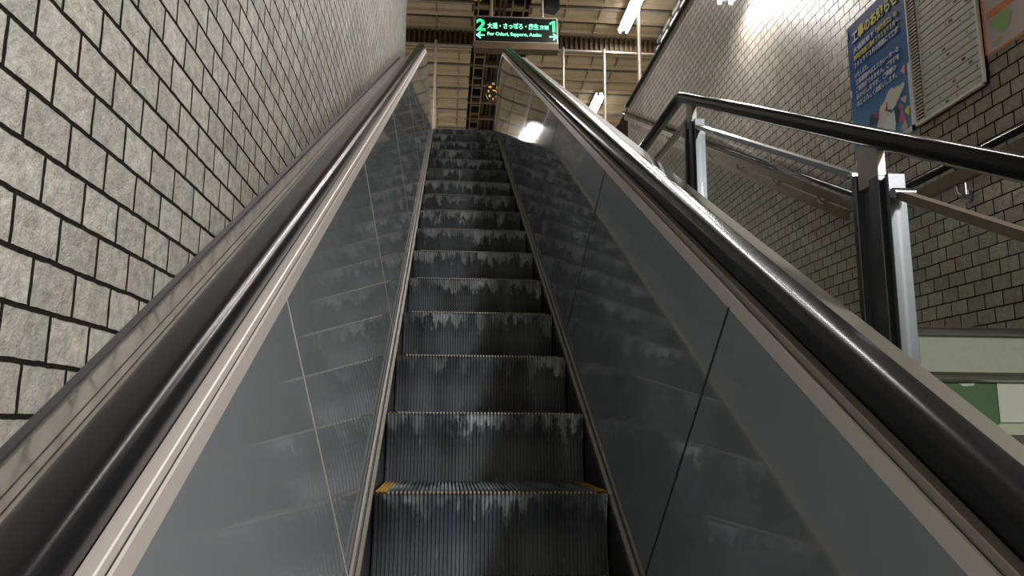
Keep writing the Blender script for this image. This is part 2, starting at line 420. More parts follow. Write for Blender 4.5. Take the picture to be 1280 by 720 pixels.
# slatted ceilings: high one in front, dropped one behind, with an open services slot between x 0.32 and 1.20
HN, HF, YF = 6.5 + Z0, 6.24 + Z0, 12.13
def slat_field(name, z, y0, y1, phase, spans, joints):
    bm = bmesh.new()
    y = phase
    while y > y0: y -= 0.5
    for x0, x1 in spans:
        yy = y
        while yy < y1:
            for (a, b) in ((yy + 0.08, yy + 0.43),):
                a2, b2 = max(a, y0), min(b, y1)
                if b2 - a2 > 0.03:
                    m_ = b2 - a2; prism_x(bm, [(a2, z + 0.07), (a2, z + 0.05), (a2 + 0.10 * m_, z + 0.02), (a2 + 0.42 * m_, z + 0.004), (a2 + 0.5 * m_, z + 0.014), (a2 + 0.60 * m_, z - 0.014), (a2 + 0.9 * m_, z - 0.02), (b2, z + 0.004), (b2, z + 0.07)], x0, x1, 0)
            yy += 0.5
    o = link(name, bm, [M['paleslat']])
    tag(o, kind='structure')
    bm = bmesh.new()
    for x0, x1 in spans: box(bm, (x0, y0, z + 0.071), (x1, y1, z + 0.10))
    j = link('backing', bm, M['darkgap'], o)
    bm = bmesh.new()
    for x in joints: box(bm, (x - 0.010, y0, z - 0.016), (x + 0.010, y1, z + 0.03))
    link('joint_strip', bm, M['joist'], o)
    # pale cross runners
    bm = bmesh.new(); yy = y
    while yy < y1:
        if yy > y0 + 0.1:
            for x0, x1 in spans: box(bm, (x0, yy - 0.012, z - 0.018), (x1, yy + 0.014, z + 0.02))
        yy += 1.0
    link('runner', bm, M['rod'], o)
    return o
slat_field('ceiling', HN, -3.5, YF, 11.23, [(-6.2, 0.32), (1.20, 3.50)], [-3.0, -2.0, -0.28, 1.77, 2.33, 2.89])
slat_field('ceiling_lower', HF, YF + 0.03, 19.9, 12.36, [(-6.2, 0.30), (1.25, 3.50)], [-3.0, -0.30, 0.1, 1.55, 1.98, 2.42, 2.85])
tag(link('ceiling_slab', boxes(((-6.2, -3.5, HN + 0.75), (4.3, 20.0, HN + 0.9))), M['darkgap']), kind='structure')
# brown ribbed drop face between both ceilings with pale lips
bm = bmesh.new()
for x0, x1 in ((-6.2, 0.32), (1.20, 3.50)):
    x = x0
    while x < x1 - 0.02:
        e = min(x + 0.04, x1)
        box(bm, (x, YF - 0.045, HF), (e, YF + 0.03, HN)); x += 0.085
    box(bm, (x0, YF + 0.005, HF), (x1, YF + 0.03, HN))
o = tag(link('trim_3', bm, M['duct']), kind='structure')
link('lip', boxes(((-6.2, YF - 0.03, HN - 0.025), (0.32, YF + 0.01, HN)), ((1.2, YF - 0.03, HN - 0.025), (3.5, YF + 0.01, HN)),
                  ((-6.2, YF - 0.03, HF - 0.03), (0.32, YF + 0.02, HF)), ((1.2, YF - 0.03, HF - 0.03), (3.5, YF + 0.02, HF))), M['rod'], o)
# slot in the ceiling: cheeks
tag(link('trim_4', boxes(((0.28, -3.5, HN), (0.31, 12.1, HN + 0.7)), ((1.21, -3.5, HN), (1.24, 12.1, HN + 0.7)),
                         ((0.27, 12.16, HF + 0.03), (0.29, 19.9, HN + 0.7)), ((1.26, 12.16, HF + 0.03), (1.28, 19.9, HN + 0.7))), M['duct']), kind='structure')
# cornice right of the slats: dark band with broken pale strips
tag(link('trim_5', boxes(((3.50, -3.5, HN - 0.25), (3.62, 20, HN + 0.7)), ((3.62, -3.5, HN - 0.25), (4.3, 20, HN - 0.15))), M['darkgap']), kind='structure')
bm = bmesh.new(); y = -3.0
while y < 19:
    box(bm, (3.46, y, HN - 0.10), (3.50, y + 0.42, HN - 0.03)); box(bm, (3.44, y + 0.1, HN - 0.24), (3.50, y + 0.5, HN - 0.19)); y += 0.55
tag(link('trim_6', bm, M['white']), kind='structure')

# ================================================================== ESCALATOR
esc = empty('escalator', (XC, 0.0, 0.0))
tag(esc, 'narrow escalator with dark ribbed steps climbing between polished side panels and black handrails', 'escalator')
esc_inv = Matrix.Translation((-XC, 0, 0))
def epart(name, bm, mat, parent=None, **k):
    o = link(name, bm, mat, None, **k)
    o.data.transform(esc_inv); o.parent = parent or esc
    return o

# --- steps
SW = 0.339; NCL = 58; PITCH = 2 * SW / NCL
def zig(i0, i1, depth=0.007):
    """cleat profile: list of (x, offset) with offset 0 on top of a rib and -depth in a groove"""
    out = []
    for i in range(i0, i1):
        x = -SW + i * PITCH
        out += [(x, -depth), (x + PITCH * 0.28, -depth), (x + PITCH * 0.34, 0.0), (x + PITCH * 0.86, 0.0), (x + PITCH * 0.92, -depth)]
    out.append((-SW + i1 * PITCH, -depth))
    return out
def ribbed(stations, i0, i1, depth):
    """stations: (y, z, ny, nz)"""
    bm = bmesh.new(); rs = []
    z_ = zig(i0, i1, depth)
    for (y, z, ny, nz) in stations:
        rs.append([(x, y + ny * o, z + nz * o) for x, o in z_])
    rings(bm, rs, False, False)
    return bm
tread_st = [(0.398, 0.0, 0, 1), (0.0, 0.0, 0, 1)]
riser_st = []
for j in range(9):
    t = j / 8
    z = -0.004 - 0.229 * t
    y = 0.001 + 0.030 * math.sin(math.pi * t) * 0.6 - 0.002 * t
    dy = 0.030 * 0.6 * math.pi * math.cos(math.pi * t) / 0.229
    riser_st.append((y, z, -1, 0))
E_ = 3
mesh_tread = link('tread', ribbed(tread_st, E_, NCL - E_, 0.009), M['step'])
mesh_riser = link('riser', ribbed(riser_st, 0, NCL, 0.005), M['step'])
mesh_yl = link('yellow_edge', ribbed([(0.398, 0.0, 0, 1), (-0.001, 0.0, 0, 1)], 0, E_, 0.009), M['yellow'])
mesh_yr = link('yellow_edge', ribbed([(0.398, 0.0, 0, 1), (-0.001, 0.0, 0, 1)], NCL - E_, NCL, 0.009), M['yellow'])
bm = bmesh.new()
prism_x(bm, [(0.012, -0.012), (0.397, -0.012), (0.397, -0.03), (0.20, -0.16), (0.06, -0.236), (0.024, -0.236), (0.035, -0.12)], -SW, SW)
mesh_body = link('step', bm, M['skirt'])
# worn bright nosing teeth
bm = bmesh.new()
for i in range(E_, NCL - E_):
    x = -SW + i * PITCH
    box(bm, (x + PITCH * 0.36, -0.0035, -0.006), (x + PITCH * 0.84, 0.004, 0.0006))
mesh_teeth = link('nosing_teeth', bm, M['trim_dk'])
protos = [mesh_tread, mesh_riser, mesh_yl, mesh_yr, mesh_teeth]
for q in protos: q.parent = mesh_body
def step_pos(k):
    y = 2.305 + 0.4 * k
    # find u on the low path at n=-1.32 with this y
    lo, hi = -8.0, 16.0
    for _ in range(50):
        m = (lo + hi) / 2
        if path('low', m, -1.32)[0] < y: lo = m
        else: hi = m
    return y, path('low', lo, -1.32)[1]
first = True
for k in range(-3, 18):
    y, z = step_pos(k)
    if first: b = mesh_body; first = False
    else:
        b = mesh_body.copy(); COL.objects.link(b)
        for q in protos:
            c = q.copy(); COL.objects.link(c); c.parent = b
    b.parent = esc; b.location = (0, y, z)

# --- side panels (five joints each side), skirts, trims
JU = [U0, 0.05, 1.55, 3.05, 4.55, 6.05, 7.55]
def low_u(u):   # matching station on the lower path for an upper station u
    if u <= 7.55: return u
    return 7.55 + (u - 7.55) * (UE_LOW - 0.2 - 7.55) / (UE_UP - 7.55)
def panel(sg, a, b):
    bm = bmesh.new(); rs = []
    n = 1 if b <= 7.56 else 24
    for i in range(n + 1):
        u = a + (b - a) * i / n
        yb, zb = path('low', low_u(u), -1.338); yt, zt = path('up', u, -0.60)
        rs.append([(XC + sg * 0.366, yb, zb), (XC + sg * 0.477, yt, zt), (XC + sg * 0.489, yt, zt), (XC + sg * 0.378, yb, zb)])
    rings(bm, rs)
    return bm
ends = JU + [9.2, UE_UP]
for sg in (-1, 1):
    for a, b in zip(ends, ends[1:]):
        epart('side_panel', panel(sg, a + 0.0035, b - 0.0035), M['panel'])
    # thin proud joint covers: pale left, right ones blackened to draw a shadow line
    for u in ends[1:-1]:
        yb, zb = path('low', low_u(u), -1.338); yt, zt = path('up', u, -0.60)
        d = Vector((0, zt - zb, -(yt - yb))).normalized()
        bm = bmesh.new()
        w = 0.0028 if sg < 0 else 0.0040
        A = [(XC + sg * 0.3652, yb), (XC + sg * 0.4762, yt)]
        rs = []
        for (x, y, z) in ((XC + sg * 0.3648, yb, zb), (XC + sg * 0.4758, yt, zt)):
            dy, dz = C30 * w, S30 * w
            rs.append([(x, y - dy, z - dz), (x, y + dy, z + dz), (x + sg * 0.008, y + dy, z + dz), (x + sg * 0.008, y - dy, z - dz)])
        rings(bm, rs)
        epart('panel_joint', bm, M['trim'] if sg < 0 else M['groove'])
    bm = bmesh.new()
    sweep(bm, sg, [(0.3435, -1.80), (0.3435, -1.342), (0.372, -1.342), (0.372, -1.80)], U0, UE_LOW, 'low')
    epart('skirt_panel', bm, M['skirt'])
    bm = bmesh.new()
    sweep(bm, sg, [(0.3425, -1.350), (0.3425, -1.334), (0.352, -1.328), (0.354, -1.333), (0.357, -1.333), (0.359, -1.326), (0.3665, -1.322), (0.3665, -1.350)], U0, UE_LOW, 'low')
    epart('skirt_trim', bm, M['skirt_trim'], smooth=False)
    # inner deck: upright lip, shadow groove, top strip
    bm = bmesh.new()
    sweep(bm, sg, [(0.4780, -0.612), (0.4764, -0.603), (0.4790, -0.572), (0.4835, -0.571), (0.4840, -0.63)], U0, UE_UP + 0.6)
    epart('deck_lip', bm, M['trim'])
    bm = bmesh.new()
    sweep(bm, sg, [(0.484, -0.63), (0.484, -0.572), (0.4865, -0.572), (0.4865, -0.63)], U0, UE_UP + 0.6)
    epart('deck_gasket', bm, M['groove'])
    bm = bmesh.new()
    sweep(bm, sg, [(0.4865, -0.63), (0.4865, -0.558), (0.4885, -0.556), (0.506, -0.556), (0.508, -0.559), (0.508, -0.63)], U0, UE_UP + 0.6)
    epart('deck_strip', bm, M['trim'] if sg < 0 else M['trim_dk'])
    bm = bmesh.new()
    sweep(bm, sg, [(0.508, -0.63), (0.508, -0.565), (0.516, -0.565), (0.516, -0.545), (0.565, -0.545), (0.565, -0.63)], U0, UE_UP + 0.7)
    epart('handrail_guide', bm, M['groove'])
    # handrail section: flattened D with lips folded under
    pr = []
    for j in range(19):
        a = math.pi * j / 18
        ca, sa = math.cos(a), math.sin(a)
        pr.append((0.544 - 0.041 * (abs(ca) ** 0.75) * (1 if ca > 0 else -1), -0.535 + 0.038 * (sa ** 0.7)))
    pr += [(0.584, -0.549), (0.577, -0.556), (0.564, -0.556), (0.564, -0.546), (0.524, -0.546), (0.524, -0.556), (0.511, -0.556), (0.504, -0.549)]
    bm = bmesh.new(); sweep(bm, sg, pr, U0, UE_NEWEL)
    epart('handrail', bm, M['rubber'], smooth=True)
    # outer deck cover
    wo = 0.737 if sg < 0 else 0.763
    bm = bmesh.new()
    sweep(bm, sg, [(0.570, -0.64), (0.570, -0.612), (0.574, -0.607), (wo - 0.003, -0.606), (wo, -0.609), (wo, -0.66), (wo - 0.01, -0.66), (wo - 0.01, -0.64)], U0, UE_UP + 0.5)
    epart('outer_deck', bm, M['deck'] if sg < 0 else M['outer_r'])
    # two shallow score lines seen along the left cover
    if sg < 0:
        bm = bmesh.new()
        for w in (0.671, 0.688):
            sweep(bm, sg, [(w, -0.610), (w, -0.6052), (w + 0.0014, -0.6052), (w + 0.0014, -0.610)], U0, 8.6)
        epart('deck_seam', bm, M['groove'])
        bm = bmesh.new()
        sweep(bm, sg, [(0.728, -0.62), (0.728, -0.600), (0.736, -0.592), (0.738, -0.62)], U0, 9.0)
        epart('sealant_bead', bm, M['groove'])
    # outside cladding, and the closed underside
    bm = bmesh.new(); rs = []
    for i in range(25):
        u = U0 + (UE_UP - U0) * i / 24
        yt, zt = path('up', u, -0.64); yb, zb = path('low', low_u(u), -1.98)
        rs.append([(XC + sg * (wo - 0.012), yt, zt), (XC + sg * (wo - 0.002), yt, zt), (XC + sg * (wo - 0.002), yb, zb), (XC + sg * (wo - 0.012), yb, zb)])
    rings(bm, rs)
    epart('outer_cladding', bm, M['trim_dk'])
bm = bmesh.new(); sweep(bm, 1, [(-0.73, -2.02), (-0.73, -1.98), (0.74, -1.98), (0.74, -2.02)], U0, UE_LOW - 0.2, 'low')
epart('truss_underside', bm, M['skirt'])
# landing plate with comb at the top and truss feet
yc, zc = step_pos(17)
bm = bmesh.new(); box(bm, (XC - 0.34, yc + 0.30, zc - 0.05), (XC + 0.34, 10.95, zc + 0.004))
epart('comb_plate', bm, M['trim_dk'])
bm = bmesh.new()
box(bm, (XC - 0.5, -0.9, 0), (XC + 0.5, -0.7, 0.62)); box(bm, (XC - 0.5, 4.3, 0), (XC + 0.5, 4.6, 3.36))
epart('truss_support', bm, M['skirt'])

# ================================================================== STAIRCASE right of the escalator
st = empty('staircase', (1.8, 2.9, 0))
tag(st, 'wide staircase with metal nosings and a green sheet on one riser, right of the escalator', 'stairs')
def spart(name, bm, mat, parent=None, **k):
    o = link(name, bm, mat, None, **k); o.data.transform(Matrix.Translation((-1.8, -2.9, 0))); o.parent = parent or st
    return o
SX0, SX1 = 0.992, 2.699
LZ = 0.388 + Z0
def one_step(y, z, t, r, zb):
    bm = bmesh.new(); box(bm, (SX0, y + 0.004, max(0, z - r - 0.25)), (SX1, y + t + 0.06, z - 0.03))
    o = spart('stair_step', bm, M['concrete'])
    bm = bmesh.new()
    pr = [(y - 0.012, z - 0.034), (y - 0.022, z - 0.026), (y - 0.024, z - 0.014), (y - 0.018, z - 0.004), (y - 0.008, z), (y + t + 0.004, z), (y + t + 0.004, z - 0.03), (y + 0.004, z - 0.034)]
    prism_x(bm, pr, SX0, SX1)
    c = spart('stair_nosing', bm, M['chrome'], None, smooth=False)
    c.parent = o
    bm = bmesh.new(); box(bm, (SX0, y + 0.035, z - 0.001), (SX1, y + t + 0.003, z + 0.003))
    c = spart('tread_slab', bm, M['concrete'], None); c.parent = o
    return o
steps_a = []
for i in range(15):
    y = 2.9 - 0.38 * i; z = LZ - 0.205 * i
    if z < 0.1: break
    if i == 0: continue
    steps_a.append(one_step(y, z, 0.38, 0.205, 0))
# landing
bm = bmesh.new(); box(bm, (SX0, 2.904, LZ - 0.4), (SX1, 4.72, LZ - 0.03)); lo = spart('landing', bm, M['concrete'])
bm = bmesh.new()
y, z = 2.9, LZ
prism_x(bm, [(y - 0.012, z - 0.034), (y - 0.022, z - 0.026), (y - 0.024, z - 0.014), (y - 0.018, z - 0.004), (y - 0.008, z), (4.7, z), (4.7, z - 0.03), (y + 0.004, z - 0.034)], SX0, SX1)
c = spart('stair_nosing', bm, M['chrome']); c.parent = lo
bm = bmesh.new(); box(bm, (SX0, 2.94, LZ - 0.001), (SX1, 4.69, LZ + 0.003)); c = spart('tread_slab', bm, M['concrete']); c.parent = lo
for i in range(16):
    one_step(4.7 + 0.385 * i, LZ + 0.1895 * (i + 1), 0.385, 0.19, 0)
# green vinyl with white section and torn corners, on the second riser from the landing
y1, z1 = 2.9 - 0.38, LZ - 0.205
bm = bmesh.new(); box(bm, (1.25, y1 - 0.001, z1 - 0.175), (1.87, y1 + 0.003, z1 - 0.036))
g = spart('riser_sheet', bm, M['green']); g['label'] = 'green sheet stuck on a riser'
bm = bmesh.new(); box(bm, (1.872, y1 - 0.003, z1 - 0.168), (2.4, y1 + 0.002, z1 - 0.036)); c = spart('white_section', bm, M['paper']); c.parent = g
bm = bmesh.new()
v = [bm.verts.new((x, y1 - 0.002, z)) for x, z in ((1.735, z1 - 0.037), (1.80, z1 - 0.035), (1.785, z1 - 0.046), (1.75, z1 - 0.048))]; bm.faces.new(v)
c = spart('torn_patch', bm, M['paper']); c.parent = g

# --- balustrade between escalator and stair: black grip rail on channel posts with glass
RX = 0.95
rl = empty('stair_railing', (RX, 2.9, LZ))
tag(rl, 'black round handrail on metal channel posts with glass, between escalator and staircase', 'railing')
def rpart(name, bm, mat, parent=None, **k):
    o = link(name, bm, mat, None, **k); o.data.transform(Matrix.Translation((-RX, -2.9, -LZ))); o.parent = parent or rl
    return o
SL = 0.507
def rail_z(y):
    if y < 2.995: return 1.352 + SL * (y - 2.995) + Z0
    if y < 4.62: return 1.352 + Z0
    return 1.352 + 0.492 * (y - 4.62) + Z0
pts = [(RX, y, rail_z(y)) for y in (-2.0, 2.93, 2.975, 3.04, 4.6, 4.64, 10.6)]
bm = bmesh.new(); tube(bm, pts, 0.0235, 18); rpart('grip_rail', bm, M['railblack'], smooth=True)
def bar(y0, y1, off, h=0.018, w=0.030, mat='chrome', x=RX + 0.005):
    bm = bmesh.new(); rs = []
    for y in (y0, y1):
        z = rail_z(y) - off
        rs.append([(x - w / 2, y, z - h / 2), (x + w / 2, y, z - h / 2), (x + w / 2, y, z + h / 2), (x - w / 2, y, z + h / 2)])
    rings(bm, rs); return rpart('mid_bar', bm, M[mat])
def post(y0, y1, topoff=0.09):
    ym = (y0 + y1) / 2; zt = rail_z(y0) - topoff + 0.02
    zb = (LZ + (ym - 2.9) * 0.54 - 0.21) if ym < 2.9 else LZ
    if ym > 4.7: zb = LZ + 0.492 * (ym - 4.7) - 0.1
    L_ = y1 - y0
    bm = bmesh.new()
    box(bm, (RX - 0.012, y1 - 0.018, zb), (RX + 0.036, y1, zt + 0.03))                       # far flange
    box(bm, (RX + 0.006, y0 + L_ * 0.40, zb), (RX + 0.030, y1 - 0.018, zt - 0.004))          # recessed web
    box(bm, (RX - 0.014, y0 + L_ * 0.18, zb), (RX + 0.036, y0 + L_ * 0.46, zt))             # near flange
    o = rpart('post', bm, M['post'], bevel=0.002)
    bm = bmesh.new(); box(bm, (RX + 0.001, y0 + 0.012, zb), (RX + 0.024, y0 + L_ * 0.2, zt - 0.006))
    c = rpart('gasket', bm, M['groove']); c.parent = o
    bm = bmesh.new(); box(bm, (RX - 0.006, y0, zb), (RX + 0.034, y0 + 0.012, zt - 0.004))
    c = rpart('face_plate', bm, M['post'], bevel=0.0015); c.parent = o
    bm = bmesh.new(); box(bm, (RX - 0.006, y0 + L_ * 0.25, zt - 0.01), (RX + 0.012, y0 + L_ * 0.85, rail_z(ym) - 0.012))
    c = rpart('stem', bm, M['trim_dk']); c.parent = o
    return o
bm = bmesh.new(); rs = []
for y in (-2.0, 2.9, 4.7, 10.4):
    z = LZ + (min(y, 2.9) - 2.9) * 0.54 + max(0, y - 4.7) * 0.492
    rs.append([(0.9865, y, z - 0.42), (0.991, y, z - 0.42), (0.991, y, z - 0.06), (0.9865, y, z - 0.06)])
rings(bm, rs); rpart('stringer', bm, M['concrete'])
posts = [(0.30, 0.44), (1.542, 1.682), (2.80, 2.92), (4.45, 4.57), (6.3, 6.42), (8.2, 8.32)]
for a, b in posts: post(a, b)
bar(0.45, 1.535, 0.118, 0.020, 0.026, 'brownbar'); bar(1.69, 2.795, 0.108, 0.016, 0.026, 'chrome'); bar(2.925, 4.44, 0.108, 0.016, 0.026, 'trim_dk')
bar(4.6, 6.29, 0.108, 0.016, 0.026, 'trim_dk'); bar(6.43, 8.19, 0.108, 0.016, 0.026, 'trim_dk')
for y in (1.512, 1.70):       # clamp studs
    bm = bmesh.new(); z = rail_z(y) - 0.113
    tube(bm, [(RX - 0.016, y, z), (RX + 0.03, y, z)], 0.011, 12); rpart('clamp_stud', bm, M['chrome'], smooth=True)
def glass(y0, y1):
    bm = bmesh.new(); rs = []
    for y in (y0, y1):
        zt = rail_z(y) - 0.135; zb = zt - 0.42
        rs.append([(RX + 0.008, y, zb), (RX + 0.014, y, zb), (RX + 0.014, y, zt), (RX + 0.008, y, zt)])
    rings(bm, rs); rpart('glass_panel', bm, M['glass'])
for a, b in ((0.46, 1.53), (1.70, 2.79), (2.93, 4.44)): glass(a, b)

# --- double rail on the right wall
wrl = empty('wall_handrail', (2.62, 4.5, LZ + 0.9))
tag(wrl, 'double handrail on the right tiled wall, black tube over a brown band', 'handrail')
def wpart(name, bm, mat, parent=None, **k):
    o = link(name, bm, mat, None, **k); o.data.transform(Matrix.Translation((-2.62, -4.5, -(LZ + 0.9)))); o.parent = parent or wrl
    return o
def wz(y): return 1.352 + Z0 + max(0, y - 4.40) * 0.504
def wpath(off, x, y_end=11.05): return [(x, y, wz(y) + off) for y in (2.6, 4.36, 4.44, y_end)]
bm = bmesh.new(); tube(bm, wpath(0.0, 2.615), 0.019, 14); wpart('upper_tube', bm, M['railblack'], smooth=True)
bm = bmesh.new(); rs = []
for (x, y, z) in wpath(-0.078, 2.625, 11.0):
    rs.append([(x - 0.018, y, z - 0.036), (x + 0.02, y, z - 0.036), (x + 0.02, y, z + 0.036), (x - 0.018, y, z + 0.036)])
rings(bm, rs); wpart('lower_band', bm, M['brownbar'], bevel=0.004)
y = 2.95
while y < 11:
    bm = bmesh.new(); z = wz(y)
    tube(bm, [(2.615, y, z - 0.01), (2.65, y, z - 0.03), (2.70, y, z - 0.03)], 0.007, 8)
    tube(bm, [(2.66, y, z - 0.03), (2.68, y, z - 0.1), (2.68, y, z - 0.17)], 0.007, 8)
    tube(bm, [(2.63, y, z - 0.11), (2.63, y, z - 0.15), (2.66, y, z - 0.17), (2.70, y, z - 0.17)], 0.011, 10)
    tube(bm, [(2.685, y, z - 0.17), (2.702, y, z - 0.17)], 0.034, 16)
    wpart('bracket', bm, M['chrome'], smooth=True)
    y += 0.74
# pale flat rail board behind the second flight
bm = bmesh.new(); rs = []
for y in (4.9, 10.9):
    z = wz(y) - 0.18
    rs.append([(2.672, y, z - 0.05), (2.699, y, z - 0.05), (2.699, y, z + 0.03), (2.672, y, z + 0.03)])
rings(bm, rs); wpart('wall_plate', bm, M['brownbar'])

# ================================================================== FLUORESCENT FIXTURES
def fixture(name, x, y0, y1, z, label, watts, group, wall=False):
    e = empty(name, (x, (y0 + y1) / 2, z))
    tag(e, label, 'light', group)
    L_ = (y1 - y0) / 2
    bm = bmesh.new()
    if wall:
        box(bm, (-0.11, -L_ - 0.03, 0.035), (0.11, L_ + 0.03, 0.085))
    else:
        rs = [[(-0.10, y, 0.03), (-0.045, y, 0.075), (0.045, y, 0.075), (0.10, y, 0.03), (0.05, y, 0.035), (-0.05, y, 0.035)] for y in (-L_ - 0.02, L_ + 0.02)]
        rings(bm, rs)
    link('housing', bm, M['white'], e)
    for dx in (-0.055, 0.055):
        bm = bmesh.new(); tube(bm, [(dx, -L_, 0), (dx, L_, 0)], 0.016, 10); link('tube', bm, M['tube'], e, smooth=True)
        bm = bmesh.new()
        for s in (-1, 1): box(bm, (dx - 0.018, s * (L_ + 0.001) - 0.012, -0.02), (dx + 0.018, s * (L_ + 0.001) + 0.012, 0.036))
        link('lamp_holder', bm, M['white'], e)
    ld = bpy.data.lights.new('lamp', 'AREA'); ld.shape = 'RECTANGLE'; ld.size = 0.13; ld.size_y = 2 * L_; ld.energy = watts; ld.color = (1.0, 0.955, 0.90)
    lo_ = bpy.data.objects.new('lamp', ld); COL.objects.link(lo_); lo_.parent = e; lo_.location = (0, 0, -0.025)
    if wall:
        bm = bmesh.new(); box(bm, (0.08, -0.05, 0.05), (2.70 - x, 0.05, 0.08)); link('arm', bm, M['white'], e)
        lo_.rotation_euler = (0, math.radians(12), 0)
    return e
fixture('wall_light', 2.50, 5.80, 6.45, 3.86 + Z0, 'twin tube fluorescent light on the right tiled wall above the stair landing', WALL_LAMP_W, None, True)
fixture('wall_light', 2.50, -2.4, -1.2, 2.3 + Z0, 'twin tube fluorescent light on the right tiled wall at the foot of the stair', NEAR_FILL_W, None, True)  # added out of view as fill for the left wall
for i, (a, b) in enumerate(((5.2, 6.5), (8.4, 9.7))):
    fixture('ceiling_light', 2.10, a, b, HN - 0.10, ['twin tube ceiling light over the upper stair flight', 'twin tube ceiling light over the stair head'][i], MID_FILL_W, None)  # unseen pair added to light the right wall and streak the handrails
fixture('ceiling_light', -0.85, 14.2, 15.5, HF - 0.10, 'twin tube light under the lowered ceiling beyond the left handrail', CEIL_LAMP_W, None)
for i, (a, b) in enumerate(((10.5, 11.75), (7.2, 8.45), (3.9, 5.15))):
    fixture('ceiling_light', 2.80, a, b, HN - 0.10, ['twin tube ceiling light nearest the brown ribbed drop in the ceiling', 'twin tube ceiling light above the parapet', 'twin tube ceiling light above the stair'][i], CEIL_LAMP_W, None)
for i, (a, b) in enumerate(((13.65, 14.9), (16.6, 17.85))):
    fixture('ceiling_light', 2.80, a, b, HF - 0.10, ['glaring twin tube light under the lowered ceiling beside the parapet end', 'twin tube light deepest under the lowered ceiling'][i], CEIL_LAMP_W, None)
for i, (a, b) in enumerate(((10.2, 11.4), (14.2, 15.4))):
    fixture('ceiling_light', -2.6, a, b, (HN if i == 0 else HF) - 0.10, ['twin tube ceiling light beside the end of the left tiled wall', 'twin tube light under the lowered ceiling left of the escalator hall'][i], CEIL_LAMP_W, None)

# ================================================================== SIGN, CLOCK, RODS, CEILING SERVICES
SY, SX, SZ = 10.5, 0.917, 5.40 + Z0
sg_ = empty('hanging_sign', (SX, SY, SZ))
sg_.rotation_euler = (0, math.radians(-1.2), 0)
tag(sg_, 'black overhead sign with green lit platform numbers and arrows hanging above the escalator top', 'sign')
HW = 0.618
bm = bmesh.new(); box(bm, (-HW, 0.0, 0.0), (HW, 0.16, 0.49)); link('housing', bm, M['signbody'], sg_, bevel=0.006)
bm = bmesh.new(); box(bm, (-HW + 0.025, -0.006, 0.095), (HW - 0.025, 0.001, 0.462)); face = link('sign_face', bm, M['signface'], sg_)
link('lower_rail', boxes(((-HW, -0.012, -0.03), (HW, 0.165, 0.075))), M['duct'], sg_, bevel=0.004)
RXX = (math.pi / 2, 0, 0)
def stext(body, size, x, z, width, mat, bold=0.0): return text_mesh('lettering', body, size, mat, face, (x, -0.0075, z), RXX, width, 0.001, bold)
stext('2', 0.245, -0.585, 0.255, 0.135, M['green_led'], 0.009)
bm = bmesh.new()      # numeral one with its flag
one = [(0.575, 0.255), (0.575, 0.430), (0.545, 0.430), (0.490, 0.398), (0.490, 0.366), (0.532, 0.385), (0.532, 0.255)]
f_ = bm.faces.new([bm.verts.new((x, -0.0085, z)) for x, z in one]); ex = bmesh.ops.extrude_face_region(bm, geom=[f_])
bmesh.ops.translate(bm, vec=(0, 0.002, 0), verts=[v for v in ex['geom'] if isinstance(v, bmesh.types.BMVert)])
link('lettering', bm, M['green_led'], face)
stext('大通・さっぽろ・麻生', 0.095, -0.425, 0.295, 0.755, M['mint_led'], 0.003)
stext('方面', 0.070, 0.340, 0.297, 0.140, M['mint_led'], 0.002)
stext('For Odori, Sapporo, Asabu', 0.072, -0.425, 0.180, 0.79, M['mint_led'], 0.0025)
def arrow(cx, cz, d):
    bm = bmesh.new()
    def seg(a, b, w=0.011):
        a = Vector((a[0], 0, a[1])); b = Vector((b[0], 0, b[1])); t = (b - a).normalized(); n = Vector((-t.z, 0, t.x)) * w
        q = [a - n - t * w * .5, a + n - t * w * .5, b + n + t * w * .5, b - n + t * w * .5]
        lo2 = [bm.verts.new(p + Vector((0, -0.001, 0))) for p in q]; hi2 = [bm.verts.new(p + Vector((0, 0.0015, 0))) for p in q]
        bm.faces.new(lo2); bm.faces.new(hi2[::-1])
        for i in range(4): bm.faces.new((lo2[i], hi2[i], hi2[(i + 1) % 4], lo2[(i + 1) % 4]))
    seg((d * -0.055, 0), (d * 0.05, 0)); seg((d * 0.052, 0), (d * 0.0, 0.047)); seg((d * 0.052, 0), (d * 0.0, -0.047))
    o = link('arrow', bm, M['mint_led'], face); o.location = (cx, -0.008, cz)
arrow(-0.525, 0.180, -1); arrow(0.545, 0.180, 1)
for x in (-0.352, 0.403):
    bm = bmesh.new(); tube(bm, [(x, 0.08, 0.48), (x, 0.08, HN + 0.1 - SZ)], 0.02, 10); link('hanger_rod', bm, M['rod'], sg_, smooth=True)

# clock hanging behind the sign: dark disc with amber numerals
CX, CY, CZ = 0.80, 12.9, 5.78 + Z0
ck = empty('hanging_clock', (CX, CY, CZ))
tag(ck, 'round dark clock with glowing amber numerals hanging beyond the escalator top', 'clock')
bm = bmesh.new(); disc_y(bm, (0, 0), 0.215, 0.0, 0.07); link('case', bm, M['darkbox'], ck)
bm = bmesh.new(); tube(bm, [(0, 0.04, 0.2), (0, 0.04, HF + 0.6 - CZ)], 0.014, 8); link('hanger_rod', bm, M['rod'], ck)
for h in range(1, 13):
    a = math.pi / 2 - h * math.pi / 6
    text_mesh('numeral', str(h), 0.058, M['amber'], ck, (0.168 * math.cos(a), -0.003, 0.168 * math.sin(a) - 0.02), RXX, None, 0.001, 0.001, 1.0, 'CENTER')
for ang, ln, w in ((2.85, 0.10, 0.009), (0.25, 0.14, 0.006)):
    bm = bmesh.new(); d = Vector((math.cos(ang), 0, math.sin(ang))); n = Vector((-d.z, 0, d.x)) * w
    q = [bm.verts.new(p + Vector((0, -0.004, 0))) for p in (-n, n, d * ln + n * .6, d * ln - n * .6)]; bm.faces.new(q)
    link('hand', bm, M['amber'], ck)

